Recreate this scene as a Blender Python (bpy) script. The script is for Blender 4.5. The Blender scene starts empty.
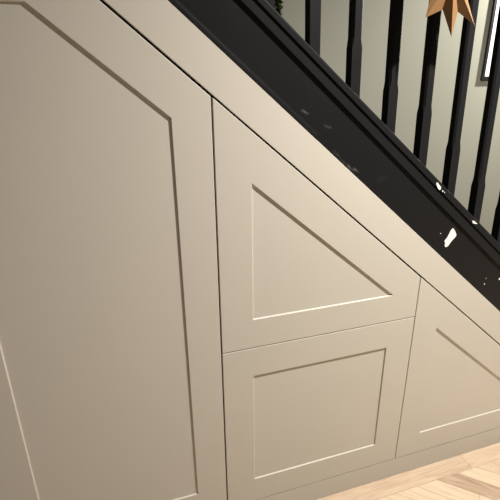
import bpy, bmesh, math, random
from mathutils import Vector, Matrix
C = bpy.context.scene
col = C.collection
random.seed(7)

# ------------------------------------------------ camera, world, lights, exposure
cam = bpy.data.cameras.new('camera'); co = bpy.data.objects.new('camera', cam); col.objects.link(co)
RX = Vector((0.95084599, -0.30949314, -0.01029077))
UP = Vector((0.11950998, 0.33610384, 0.93421174))
FW = Vector((0.28567335, 0.88952133, -0.35657051))
M = Matrix((RX, UP, -FW)).transposed().to_4x4(); M.translation = Vector((0, -1, 1.3758))
co.matrix_world = M
cam.sensor_width = 36; cam.lens = 36 * 435.77 / 500; cam.clip_start = 0.02
C.camera = co

w = bpy.data.worlds.new('world'); C.world = w; w.use_nodes = True
w.node_tree.nodes['Background'].inputs[0].default_value = (1.0, 0.92, 0.82, 1)
w.node_tree.nodes['Background'].inputs[1].default_value = 0.10
C.view_settings.view_transform = 'Standard'; C.view_settings.look = 'None'
C.view_settings.gamma = 1; C.view_settings.exposure = 0.0

def lamp(name, loc, target, power, color, radius=0.045, angle=120, blend=0.6):
    l = bpy.data.lights.new(name, 'SPOT'); o = bpy.data.objects.new(name, l); col.objects.link(o)
    l.energy = power; l.color = color; l.shadow_soft_size = radius
    l.spot_size = math.radians(angle); l.spot_blend = blend
    o.location = loc
    o.rotation_euler = (Vector(target) - Vector(loc)).to_track_quat('-Z', 'Y').to_euler()
    return o
def downlight(name, loc, power, color, radius=0.04):
    l = bpy.data.lights.new(name, 'AREA'); l.shape = 'DISK'; l.size = radius*2; l.energy = power; l.color = color
    o = bpy.data.objects.new(name, l); col.objects.link(o); o.location = loc
lamp('hall_downlight', (1.22, -0.68, 2.45), (1.22, -0.68, 0), 342, (1.0, 0.93, 0.85), 0.04, 158, 1.0)
lamp('stair_downlight', (2.50, 0.55, 2.25), (1.9, 0.85, 0.9), 430, (1.0, 0.965, 0.87), 0.03, 150, 0.8)

# ------------------------------------------------ materials
def mat(name, base, rough=0.5, spec=0.5):
    m = bpy.data.materials.new(name); m.use_nodes = True
    b = m.node_tree.nodes['Principled BSDF']
    b.inputs['Base Color'].default_value = (*base, 1); b.inputs['Roughness'].default_value = rough
    b.inputs['Specular IOR Level'].default_value = spec
    return m
def nodes(m):
    t = m.node_tree; return t, t.nodes, t.links, t.nodes['Principled BSDF']
def noise_tone(m, a, b, scale, stretch=(1, 1, 1), bump=0.0, detail=4, coord='Object'):
    t, N, L, bs = nodes(m)
    tc = N.new('ShaderNodeTexCoord'); mp = N.new('ShaderNodeMapping'); mp.inputs['Scale'].default_value = stretch
    L.new(tc.outputs[coord], mp.inputs[0])
    n = N.new('ShaderNodeTexNoise'); n.inputs['Scale'].default_value = scale; n.inputs['Detail'].default_value = detail
    L.new(mp.outputs[0], n.inputs['Vector'])
    r = N.new('ShaderNodeMix'); r.data_type = 'RGBA'
    r.inputs['A'].default_value = (*a, 1); r.inputs['B'].default_value = (*b, 1)
    L.new(n.outputs['Fac'], r.inputs['Factor']); L.new(r.outputs['Result'], bs.inputs['Base Color'])
    if bump:
        bp = N.new('ShaderNodeBump'); bp.inputs['Strength'].default_value = bump; bp.inputs['Distance'].default_value = 0.002
        L.new(n.outputs['Fac'], bp.inputs['Height']); L.new(bp.outputs[0], bs.inputs['Normal'])
    return r, mp

m_beige = mat('taupe_satin_paint', (0.50, 0.435, 0.345), 0.5, 0.35)
noise_tone(m_beige, (0.53, 0.507, 0.452), (0.55, 0.527, 0.467), 5)
m_inside = mat('shaded_cupboard_interior', (0.04, 0.035, 0.03), 0.8)  # near-black colour stands in for the shade behind the door gaps
m_wall = mat('pale_sage_wall_paint', (0.5, 0.47, 0.38), 0.85, 0.2)
noise_tone(m_wall, (0.185, 0.185, 0.155), (0.20, 0.20, 0.167), 3, bump=0.05)
m_white = mat('white_paint', (0.75, 0.73, 0.68), 0.6)
m_chip = mat('bare_white_primer', (0.86, 0.84, 0.78), 0.6)
noise_tone(m_chip, (0.80, 0.78, 0.71), (0.92, 0.90, 0.84), 120)
m_frame = mat('black_frame', (0.008, 0.008, 0.009), 0.35)
m_print = mat('white_mount', (0.62, 0.62, 0.58), 0.7)
m_string = mat('brown_string', (0.25, 0.16, 0.08), 0.8)

def black_paint(name, smudges):
    m = mat(name, (0.0105, 0.011, 0.012), 0.55, 0.12)
    t, N, L, bs = nodes(m)
    tc = N.new('ShaderNodeTexCoord')
    n1 = N.new('ShaderNodeTexNoise'); n1.inputs['Scale'].default_value = 9; n1.inputs['Detail'].default_value = 6
    L.new(tc.outputs['Object'], n1.inputs['Vector'])
    rr = N.new('ShaderNodeMapRange'); rr.inputs['To Min'].default_value = 0.42; rr.inputs['To Max'].default_value = 0.6
    L.new(n1.outputs['Fac'], rr.inputs['Value']); L.new(rr.outputs[0], bs.inputs['Roughness'])
    if smudges:
        sm = N.new('ShaderNodeMapping'); sm.vector_type = 'TEXTURE'; sm.inputs['Rotation'].default_value = (0, 0.66, 0); sm.inputs['Scale'].default_value = (3.2, 1, 1)
        L.new(tc.outputs['Object'], sm.inputs[0])
        n2 = N.new('ShaderNodeTexNoise'); n2.inputs['Scale'].default_value = 130; n2.inputs['Detail'].default_value = 5
        L.new(sm.outputs[0], n2.inputs['Vector'])
        thr = N.new('ShaderNodeMapRange'); thr.inputs['From Min'].default_value = 0.47; thr.inputs['From Max'].default_value = 0.72
        L.new(n2.outputs['Fac'], thr.inputs['Value'])
        acc = None
        for (x, z, r1, r2, ang, k) in smudges:
            mp = N.new('ShaderNodeMapping'); mp.vector_type = 'TEXTURE'
            mp.inputs['Location'].default_value = (x, 0, z); mp.inputs['Rotation'].default_value = (0, ang, 0)
            mp.inputs['Scale'].default_value = (r1, 1, r2)
            L.new(tc.outputs['Object'], mp.inputs[0])
            g = N.new('ShaderNodeTexGradient'); g.gradient_type = 'SPHERICAL'; L.new(mp.outputs[0], g.inputs[0])
            mm = N.new('ShaderNodeMath'); mm.operation = 'MULTIPLY'; mm.inputs[1].default_value = k
            L.new(g.outputs['Fac'], mm.inputs[0])
            if acc:
                ad = N.new('ShaderNodeMath'); ad.operation = 'ADD'; ad.use_clamp = True
                L.new(acc, ad.inputs[0]); L.new(mm.outputs[0], ad.inputs[1]); acc = ad.outputs[0]
            else: acc = mm.outputs[0]
        mu = N.new('ShaderNodeMath'); mu.operation = 'MULTIPLY'; L.new(acc, mu.inputs[0]); L.new(thr.outputs[0], mu.inputs[1])
        mx = N.new('ShaderNodeMix'); mx.data_type = 'RGBA'
        mx.inputs['A'].default_value = (0.0095, 0.0098, 0.0105, 1); mx.inputs['B'].default_value = (0.11, 0.11, 0.108, 1)
        L.new(mu.outputs[0], mx.inputs['Factor']); L.new(mx.outputs['Result'], bs.inputs['Base Color'])
    return m
# scuffs on the string board: (x, z, half length, half width, angle, strength)
m_black = black_paint('black_eggshell_paint', None)
m_string_board = black_paint('scuffed_black_eggshell_paint', [
    (0.4635, 1.311, 0.014, 0.006, 0.4, 1.2), (0.526, 1.275, 0.014, 0.006, 0.3, 0.9), (0.593, 1.288, 0.006, 0.004, 0.3, 0.4),
    (0.565, 1.197, 0.035, 0.009, 0.65, 0.9), (0.605, 1.165, 0.035, 0.008, 0.68, 1.6), (0.69, 1.135, 0.03, 0.012, 0.2, 0.35),
    (0.192, 1.496, 0.012, 0.004, 0.65, 0.8), (0.972, 0.972, 0.014, 0.011, 0.6, 0.7)])

def star_mat():
    m = mat('brown_craft_card', (0.42, 0.23, 0.09), 0.6, 0.3)
    noise_tone(m, (0.23, 0.128, 0.054), (0.19, 0.102, 0.042), 90, (1, 1, 1))
    return m
m_star = star_mat()
m_leaf = mat('garland_green', (0.07, 0.14, 0.015), 0.6)
noise_tone(m_leaf, (0.03, 0.07, 0.006), (0.13, 0.19, 0.02), 160)

def oak():
    m = mat('limed_oak_parquet', (0.6, 0.45, 0.3), 0.42, 0.4)
    t, N, L, bs = nodes(m)
    uv = N.new('ShaderNodeUVMap'); uv.uv_map = 'grain'
    mp = N.new('ShaderNodeMapping'); mp.inputs['Scale'].default_value = (6, 75, 1); L.new(uv.outputs[0], mp.inputs[0])
    n = N.new('ShaderNodeTexNoise'); n.inputs['Scale'].default_value = 1; n.inputs['Detail'].default_value = 6; n.inputs['Distortion'].default_value = 1.6
    L.new(mp.outputs[0], n.inputs['Vector'])
    at = N.new('ShaderNodeAttribute'); at.attribute_name = 'tone'
    ramp = N.new('ShaderNodeValToRGB'); e = ramp.color_ramp.elements
    e[0].color = (0.33, 0.235, 0.16, 1); e[1].color = (0.655, 0.545, 0.395, 1)
    e2 = e.new(0.45); e2.color = (0.54, 0.41, 0.30, 1)
    a1 = N.new('ShaderNodeMath'); a1.operation = 'MULTIPLY_ADD'; a1.inputs[1].default_value = 1.3; a1.inputs[2].default_value = -0.68
    L.new(n.outputs['Fac'], a1.inputs[0])
    a2 = N.new('ShaderNodeMath'); a2.operation = 'ADD'; L.new(a1.outputs[0], a2.inputs[0]); L.new(at.outputs['Fac'], a2.inputs[1])
    L.new(a2.outputs[0], ramp.inputs[0]); L.new(ramp.outputs[0], bs.inputs['Base Color'])
    return m
m_oak = oak()

# ------------------------------------------------ helpers
def link(name, bm, m, parent=None, kind=None, bevel=0, smooth=False, seg=2):
    bmesh.ops.recalc_face_normals(bm, faces=bm.faces)
    me = bpy.data.meshes.new(name); bm.to_mesh(me); bm.free()
    if m: me.materials.append(m)
    o = bpy.data.objects.new(name, me); col.objects.link(o)
    if parent: o.parent = parent; o.matrix_parent_inverse = parent.matrix_basis.inverted()
    if kind: o['kind'] = kind
    if bevel:
        b = o.modifiers.new('bevel', 'BEVEL'); b.width = bevel; b.segments = seg; b.limit_method = 'ANGLE'; b.angle_limit = math.radians(25)
    if smooth:
        for p in me.polygons: p.use_smooth = True
    return o
def tag(o, label, cat, group=None):
    o['label'] = label; o['category'] = cat
    if group: o['group'] = group
    return o
def thing(name, loc, label, cat, group=None):
    o = bpy.data.objects.new(name, None); col.objects.link(o); o.location = loc; o.empty_display_size = 0.05
    return tag(o, label, cat, group)
def prism(bm, pts, y0, y1):
    """polygon in the x-z plane given depth from y0 to y1"""
    a = [bm.verts.new((x, y0, z)) for x, z in pts]; b = [bm.verts.new((x, y1, z)) for x, z in pts]
    bm.faces.new(a); bm.faces.new(b[::-1]); n = len(pts)
    for i in range(n): bm.faces.new((a[i], b[i], b[(i+1) % n], a[(i+1) % n]))
    return bm
def box(bm, x0, x1, y0, y1, z0, z1):
    return prism(bm, [(x0, z0), (x1, z0), (x1, z1), (x0, z1)], y0, y1)
S = 0.8426                                   # slope of the staircase
def line(c, x): return c - S * x
def band(bm, x0, x1, c0, c1, y0, y1):        # sloping board between two intercepts
    return prism(bm, [(x0, line(c0, x0)), (x1, line(c0, x1)), (x1, line(c1, x1)), (x0, line(c1, x0))], y0, y1)
def rail_profile(bm, x0, x1, prof):          # prof: (y, intercept) closed polygon swept down the slope
    k = lambda c, x: c + min(0.07, max(0.0, c - 1.78)) * 0.31 * (x - 0.45)      # the rail is very slightly steeper at its top edge
    a = [bm.verts.new((x0, y, line(k(c, x0), x0))) for y, c in prof]; b = [bm.verts.new((x1, y, line(k(c, x1), x1))) for y, c in prof]
    bm.faces.new(a); bm.faces.new(b[::-1]); n = len(prof)
    for i in range(n): bm.faces.new((a[i], b[i], b[(i+1) % n], a[(i+1) % n]))
    return bm

# ------------------------------------------------ setting
WY = 0.85
def tri_wall(name, x0, x1, y0, y1, z0, z1, m): return link(name, box(bmesh.new(), x0, x1, y0, y1, z0, z1), m, kind='structure')
tri_wall('wall_back', -2.2, 3.6, WY, WY + 0.1, 0, 3.0, m_wall)
tri_wall('wall_left', -2.2, -0.452, 0.0, 0.10, 0, 3.0, m_wall)

def floor():
    bm = bmesh.new(); uvl = bm.loops.layers.uv.new('grain'); tl = bm.faces.layers.float.new('tone')
    def clip(poly, fn):
        out = []
        for i in range(len(poly)):
            p, q = poly[i], poly[(i+1) % len(poly)]; a, b = fn(p), fn(q)
            if a >= 0: out.append(p)
            if a * b < 0: t = a / (a - b); out.append((p[0] + (q[0]-p[0])*t, p[1] + (q[1]-p[1])*t))
        return out
    def plank(poly, d, tone, g=0.0005):
        cx = sum(p[0] for p in poly)/len(poly); cy = sum(p[1] for p in poly)/len(poly)
        poly = [(cx + (x-cx)*(1-g*18), cy + (y-cy)*(1-g*18)) for x, y in poly] if g else poly
        f = bm.faces.new([bm.verts.new((x, y, 0)) for x, y in poly]); f[tl] = tone
        ox, oy = random.random()*9, random.random()*9
        for l in f.loops:
            x, y = l.vert.co.x - cx, l.vert.co.y - cy
            l[uvl].uv = (x*d[0] + y*d[1] + ox, -x*d[1] + y*d[0] + oy)
    # dark joint bed
    BX0, BX1, BY = -2.2, 3.6, -2.6
    bed = [bm.verts.new(p) for p in ((BX0, BY, -0.0012), (BX1, BY, -0.0012), (BX1, WY, -0.0012), (BX0, WY, -0.0012))]
    f = bm.faces.new(bed); f[tl] = -0.2
    for l in f.loops: l[uvl].uv = (0, 0)
    bw = 0.066
    xs = [-2.2, -1.42, -0.6, 0.28, 1.18, 2.05, 2.9, 3.6]; tones = [.6, .5, .6, .5, .66, .40, .6, .5]
    for i in range(len(xs)-1):
        x0, x1 = xs[i]+.0005, xs[i+1]-.0005
        plank([(x0, -bw+.0004), (x1, -bw+.0004), (x1, 0.02), (x0, 0.02)], (1, 0), tones[i], 0)
    wd = 0.0636; n = 4; q = wd / math.sqrt(2); x0, y0 = 0.982 - 0.09*12, -0.030
    special = {}
    for mrow in range(-3, 12):
        for k in range(-60, 60):
            for H in (0, 1):
                if H == 0: u0, u1, v0, v1 = k + mrow*n, k + mrow*n + n, k - mrow*n, k - mrow*n + 1
                else: u0, u1, v0, v1 = k + n + mrow*n, k + n + 1 + mrow*n, k - n + 1 - mrow*n, k + 1 - mrow*n
                e = 0.008
                P = [(u0+e, v0+e), (u1-e, v0+e), (u1-e, v1-e), (u0+e, v1-e)]
                P = [(x0 + (u+v)*q, y0 + (v-u)*q) for u, v in P]
                P = clip(P, lambda p: -bw - .0004 - p[1])
                if len(P) > 2: P = clip(P, lambda p: p[1] - BY)
                if len(P) > 2: P = clip(P, lambda p: p[0] - BX0)
                if len(P) > 2: P = clip(P, lambda p: BX1 - p[0])
                if len(P) < 3: continue
                cx = sum(p[0] for p in P)/len(P); cy = sum(p[1] for p in P)/len(P)
                tone = random.choice([.85, .8, .7, .62, .5, .35, .9])
                if mrow == 0 and H == 0:
                    t = {0: .86, 1: .24, 2: .88, 3: .62, -1: .8}.get(round((cx - 1.022) / 0.09), None)
                    if t is not None: tone = t
                plank(P, (.7071, -.7071) if H == 0 else (.7071, .7071), tone, 0)
    o = link('floor', bm, m_oak, kind='structure')
    return o
floor()

# kick board and sloping fascia, filler boards: fixed joinery
link('baseboard_front', box(bmesh.new(), -0.45, 1.70, 0.0006, 0.018, 0.0005, 0.0836), m_beige, kind='structure', bevel=0.0006)
link('trim_1', band(bmesh.new(), -0.62, 1.9, 1.5545, 1.6637, 0.0, 0.02), m_beige, kind='structure', bevel=0.0006)
link('trim_2', prism(bmesh.new(), [(-0.45, 0.0862), (-0.385, 0.0862), (-0.385, 1.6185), (-0.0845, 1.6185), (-0.45, line(1.5505, -0.45))], 0.0, 0.02), m_beige, kind='structure', bevel=0.0006)

# ------------------------------------------------ fitted cupboards
def shaker(name, outer, inner, mapping, parent, y0=0.0, th=0.02, rec=0.0045):
    """one door: frame with a recessed field; mapping gives the inner corner for each outer corner"""
    bm = bmesh.new(); n = len(outer); k = len(inner)
    of = [bm.verts.new((x, y0, z)) for x, z in outer]; ob = [bm.verts.new((x, y0+th, z)) for x, z in outer]
    ri = [bm.verts.new((x, y0, z)) for x, z in inner]; 
    gx = sum(p[0] for p in inner)/k; gz = sum(p[1] for p in inner)/k
    rb = [bm.verts.new((x - math.copysign(.0006, x-gx), y0+rec, z - math.copysign(.0008, z-gz))) for x, z in inner]
    for i in range(n):
        j = (i+1) % n
        bm.faces.new((of[i], ob[i], ob[j], of[j]))
        a, b = mapping[i], mapping[j]
        bm.faces.new((of[i], of[j], ri[a]) if a == b else (of[i], of[j], ri[b], ri[a]))
    bm.faces.new(ob)
    for i in range(k):
        j = (i+1) % k; bm.faces.new((ri[i], ri[j], rb[j], rb[i]))
    back = bm.faces.new(rb)
    o = link(name, bm, m_beige, parent, bevel=0.0011, seg=2)
    return o
def carcass(parent, pts, y0=0.0215, y1=0.60, t=0.016):
    bm = bmesh.new(); n = len(pts)
    cx = sum(p[0] for p in pts)/n; cz = sum(p[1] for p in pts)/n
    # side walls of the box following the outline, back panel
    def inset(pts, d):
        out = []
        for i in range(n):
            p0, p, p2 = Vector(pts[i-1]), Vector(pts[i]), Vector(pts[(i+1) % n])
            a = (p-p0).normalized(); b = (p2-p).normalized(); na = Vector((-a.y, a.x)); nb = Vector((-b.y, b.x))
            m = (na+nb); m = m / max(0.25, m.dot(na)); out.append(tuple(p + m*d))
        return out
    inn = inset(pts, t)
    A = [bm.verts.new((x, y0, z)) for x, z in pts]; B = [bm.verts.new((x, y0, z)) for x, z in inn]
    D = [bm.verts.new((x, y1, z)) for x, z in pts]; E = [bm.verts.new((x, y1-t, z)) for x, z in inn]
    for i in range(n):
        j = (i+1) % n
        bm.faces.new((A[i], A[j], B[j], B[i])); bm.faces.new((A[i], D[i], D[j], A[j])); bm.faces.new((B[i], B[j], E[j], E[i]))
    bm.faces.new(D); bm.faces.new(E)
    return link('carcass', bm, m_inside, parent)

GA, GB = 0.2358, 0.8711
ZB = 0.0864
t1 = thing('tall_cupboard', (0, 0.3, 0.0845), 'tall taupe cupboard with one panelled door whose top corner is cut along the stair slope', 'cupboard')
c1 = 1.5470
xc = (c1 - 1.6165) / S
shaker('door', [(-0.3825, ZB), (GA-.0021, ZB), (GA-.0021, line(c1, GA-.0021)), (xc, 1.6165), (-0.3825, 1.6165)],
       [(-0.2884, 0.1855), (0.143, 0.1855), (0.143, line(1.4276, .143)), ((1.4276-1.5224)/S, 1.5224), (-0.2884, 1.5224)], [0, 1, 2, 3, 4], t1)
carcass(t1, [(-0.380, ZB), (GA-.001, ZB), (GA-.001, line(c1-.003, GA-.001)), (xc, 1.612), (-0.380, 1.612)])

t2 = thing('stacked_cupboard', (0.55, 0.3, 0.0845), 'middle taupe cupboard with a sloping panelled front above a squarer panelled front', 'cupboard')
c2 = 1.5483
d_up = shaker('sloping_door', [(GA+.0021, .6786), (GB-.0014, .6786), (GB-.0014, line(c2, GB-.0014)), (GA+.0021, line(c2, GA+.0021))],
       [(0.3282, 0.768), ((1.424-.768)/S, 0.768), (0.3282, line(1.424, .3282))], [0, 1, 1, 2], t2)
d_lo = shaker('drawer_front', [(GA+.0021, ZB), (GB-.0014, ZB), (GB-.0014, .6759), (GA+.0021, .6759)],
       [(0.3285, 0.1804), (0.7758, 0.1804), (0.7758, 0.5816), (0.3285, 0.5816)], [0, 1, 2, 3], t2)
carcass(t2, [(GA+.001, ZB), (GB-.001, ZB), (GB-.001, line(c2-.004, GB-.001)), (GA+.001, line(c2-.004, GA+.001))])

t3 = thing('low_cupboard', (1.2, 0.3, 0.0845), 'low taupe cupboard with a triangular panelled door under the foot of the stairs', 'cupboard')
c3 = 1.5497
xe = 1.66
shaker('door', [(GB+.0015, ZB), (xe, ZB), (xe, line(c3, xe)), (GB+.0015, line(c3, GB+.0015))],
       [(0.964, 0.1774), ((1.430-.1774)/S, 0.1774), (0.964, line(1.430, .964))], [0, 1, 1, 2], t3)
carcass(t3, [(GB+.0015, ZB), (xe-.002, ZB), (xe-.002, line(c3-.004, xe-.002)), (GB+.0015, line(c3-.004, GB+.0015))])

# ------------------------------------------------ staircase
st = thing('staircase', (0.9, 0.42, 0.0), 'black painted staircase side with square balusters above a sloping string board', 'staircase')
X0, X1 = -0.75, 1.95
CT = 1.8485
link('string_board', band(bmesh.new(), X0, X1, 1.6640, 1.806, 0.0, 0.032), m_string_board, st, bevel=0.0008)
link('bead', rail_profile(bmesh.new(), X0, 0.5, [(0.001, 1.6645), (-0.0008, 1.6655), (-0.0008, 1.674), (0.001, 1.690)]), m_black, st)
link('rail_moulding', rail_profile(bmesh.new(), X0, X1, [(0.001, 1.7965), (-0.005, 1.7965), (-0.006, 1.798), (-0.006, 1.8245), (0.001, 1.8245)]), m_black, st, bevel=0.0012)
link('base_rail', rail_profile(bmesh.new(), X0, X1, [(0.046, 1.8235), (0.000, 1.8235), (0.000, 1.8275), (-0.009, 1.8275), (-0.0095, 1.829), (-0.0095, CT-.004), (-0.006, CT), (0.044, CT), (0.046, CT-.003)]), m_black, st, bevel=0.0012)
SB = 0.0272; BY0 = 0.005; HR = 0.82
def baluster(x, foot=0.115):
    """square foot, chamfered shaft above a lamb's tongue"""
    bm = bmesh.new(); h = SB/2; yc = BY0 + h; xm = x + h
    zr = line(CT + (CT-1.78)*.31*(xm-.45), xm)                     # rail top at its centre
    zt = zr + foot
    def ring(z, c, slope=0.0):
        c = max(c, 0.0002)
        P = [(-h+c, -h), (h-c, -h), (h, -h+c), (h, h-c), (h-c, h), (-h+c, h), (-h, h-c), (-h, -h+c)]
        lean = -0.03*(z - zr - 0.03)          # the balusters lean back up the stairs a touch
        return [bm.verts.new((xm+a+lean, yc+b, z - S*a*slope)) for a, b in P]
    rings = [ring(zr-.002, 0, 1), ring(zt, 0), ring(zt+.008, .002), ring(zt+.022, .0048), ring(zr+HR-.02, .0048, 0), ring(zr+HR+.003, .0048, 1)]
    for a, b in zip(rings, rings[1:]):
        for i in range(8): bm.faces.new((a[i], a[(i+1) % 8], b[(i+1) % 8], b[i]))
    bm.faces.new(rings[0]); bm.faces.new(rings[-1])
    return link('baluster', bm, m_black, st)
for i in range(-2, 10):
    baluster(0.3582 + 0.1135*i, {2: .105, 3: .10, 4: .135, 5: .128, 6: .108}.get(i, .115))
link('handrail', rail_profile(bmesh.new(), X0, 1.75, [(-.020, CT+HR), (.032, CT+HR), (.038, CT+HR+.02), (.036, CT+HR+.05), (.022, CT+HR+.066), (-.010, CT+HR+.066), (-.024, CT+HR+.05), (-.026, CT+HR+.02)]), m_black, st, bevel=0.004)
# the flight behind the string: one stepped body
def flight():
    bm = bmesh.new(); go = 0.24; ri = go*S; pts = []
    n = 10; xs = 1.92; top = []
    for i in range(n):
        x = xs - i*go; top += [(x, i*ri + .0), (x, (i+1)*ri)]
    pts = top + [(xs - n*go, n*ri), (xs - n*go, line(1.562, xs - n*go)), (1.562/S - .0012, 0.001)]
    pts[0] = (xs, 0.001)
    prism(bm, pts, 0.034, WY-.002)
    return link('flight', bm, m_black, st)
flight()
# worn-off paint
def chip(pts, y):
    bm = bmesh.new(); prism(bm, pts, y-.0004, y+.0002)
    return link('paint_chip', bm, m_chip, st)
chip([(0.9637,0.9636),(0.9731,0.9531),(0.981,0.9394),(0.9753,0.9304),(0.9689,0.9247),(0.9616,0.9158),(0.9559,0.9068),(0.9475,0.904),(0.942,0.9098),(0.9438,0.9161),(0.9392,0.925),(0.947,0.935),(0.9523,0.9459),(0.9574,0.958)], 0.0)
chip([(0.8701,1.1114),(0.8758,1.1098),(0.8811,1.1031),(0.8884,1.0968),(0.8882,1.0899),(0.8836,1.0886),(0.8769,1.096),(0.8721,1.1038)], -0.0095)
chip([(1.0216,0.9829),(1.0293,0.9821),(1.0364,0.977),(1.0447,0.9704),(1.036,0.9719),(1.0271,0.9748)], -0.0095)
def dot(x, z, y, r): chip([(x+r*math.cos(a)*(1+.3*math.sin(3*a)), z+r*math.sin(a)) for a in [k*math.pi/4 for k in range(8)]], y)
for x, z, y, r in [(0.8965, 1.084, -.0095, .0022), (0.9035, 1.080, -.0095, .0014), (0.9207, .9514, 0, .0013), (1.1306, .7515, 0, .002), (1.1326, .7715, 0, .0012), (1.1911, .7604, 0, .0035)]:
    dot(x, z, y, r)

# ------------------------------------------------ things by the stairs
def picture(x0, z0, wd, ht, label, d=0.011, fw=0.0155):
    t = thing('picture_frame', (x0+wd/2, WY-.001, z0), label, 'picture')
    bm = bmesh.new(); x1, z1 = x0+wd, z0+ht; y0, y1 = WY-d, WY-.0005
    O = [(x0, z0), (x1, z0), (x1, z1), (x0, z1)]; I = [(x0+fw, z0+fw), (x1-fw, z0+fw), (x1-fw, z1-fw), (x0+fw, z1-fw)]
    a = [bm.verts.new((x, y0, z)) for x, z in O]; b = [bm.verts.new((x, y0, z)) for x, z in I]
    c = [bm.verts.new((x, y1, z)) for x, z in O]; e = [bm.verts.new((x, y1, z)) for x, z in I]
    for i in range(4):
        j = (i+1) % 4
        bm.faces.new((a[i], a[j], b[j], b[i])); bm.faces.new((a[i], c[i], c[j], a[j])); bm.faces.new((b[i], b[j], e[j], e[i])); bm.faces.new((c[i], c[j], e[j], e[i]))
    link('frame', bm, m_frame, t, bevel=0.0008)
    link('print', box(bmesh.new(), x0+fw-.0005, x1-fw+.0005, WY-.008, WY-.004, z0+fw-.0005, z1-fw+.0005), m_print, t)
    return t
picture(1.8005, 1.382, 0.42, 0.56, 'thin black picture frame with white mount on the pale wall behind the right balusters')
picture(1.08, 1.745, 0.52, 0.42, 'black picture frame on the pale wall, higher than the white-mounted frame')

def star():
    cx, cz, y = 0.7922, 1.5851, -0.05
    t = thing('star_ornament', (cx, y, cz), 'brown card folded star hanging in front of the black balusters', 'ornament')
    bm = bmesh.new(); n = 8; R, r, dp = 0.1173, 0.0634, 0.036
    ph, yaw, pit = -0.0516, 0.1745, -0.2541
    ux = Vector((math.cos(yaw), math.sin(yaw), 0)); n0 = Vector((math.sin(yaw), -math.cos(yaw), 0)); ez = Vector((0, 0, 1))
    uz = ez*math.cos(pit) + n0*math.sin(pit); nn = n0*math.cos(pit) - ez*math.sin(pit); c = Vector((cx, y, cz))
    rim = []
    for i in range(2*n):
        a = ph + math.pi*i/n; q = R if i % 2 == 0 else r
        rim.append(bm.verts.new(c + ux*(q*math.sin(a)) - uz*(q*math.cos(a))))
    f = bm.verts.new(c + nn*dp - ux*0.031); b = bm.verts.new(c - nn*dp)
    for i in range(2*n):
        bm.faces.new((rim[i], rim[(i+1) % (2*n)], f)); bm.faces.new((rim[i], rim[(i+1) % (2*n)], b))
    link('star_body', bm, m_star, t)
    bm = bmesh.new(); bmesh.ops.create_cone(bm, segments=8, radius1=.0009, radius2=.0009, depth=0.30, cap_ends=True,
        matrix=Matrix.Translation((cx, y, cz+R-.02+.15)))
    link('hanging_string', bm, m_string, t)
star()

def garland():
    x, y, z0, z1 = 0.4205, 0.078, 1.465, line(CT+HR, 0.42)+.05
    t = thing('garland', (x, y, z0), 'green leafy garland strand hanging beside a black baluster at the top', 'garland')
    bm = bmesh.new(); pts = [Vector((x + .003*math.sin(i*1.1), y + .003*math.cos(i*1.3) - .035*max(0, i-37)/3, z0 + (z1-z0)*i/40)) for i in range(41)]
    rings = []
    for p in pts: rings.append([bm.verts.new((p.x + .0014*math.cos(a*math.pi/3), p.y + .0014*math.sin(a*math.pi/3), p.z)) for a in range(6)])
    for a, b in zip(rings, rings[1:]):
        for i in range(6): bm.faces.new((a[i], a[(i+1) % 6], b[(i+1) % 6], b[i]))
    link('stem', bm, m_string, t)
    bm = bmesh.new(); rnd = random.Random(3)
    for i in range(2600):
        s = i/2600*.9; z = z0 + (z1-z0)*s; a = rnd.random()*6.283; up = rnd.uniform(-.9, .3)
        d = Vector((math.cos(a)*math.cos(up), math.sin(a)*math.cos(up), math.sin(up))); L = rnd.uniform(.008, .016); wv = L*.2
        sd = d.cross(Vector((0, 0, 1))).normalized()*wv; nn = d.cross(sd).normalized()*wv*.5
        o = Vector((x, y, z)) + d*.0012
        v = [bm.verts.new(o), bm.verts.new(o + d*L*.5 + sd), bm.verts.new(o + d*L), bm.verts.new(o + d*L*.5 - sd), bm.verts.new(o + d*L*.5 + nn), bm.verts.new(o + d*L*.5 - nn)]
        for q in ((0, 1, 4), (1, 2, 4), (2, 3, 4), (3, 0, 4), (0, 5, 1), (1, 5, 2), (2, 5, 3), (3, 5, 0)): bm.faces.new([v[k] for k in q])
    link('foliage', bm, m_leaf, t)
garland()
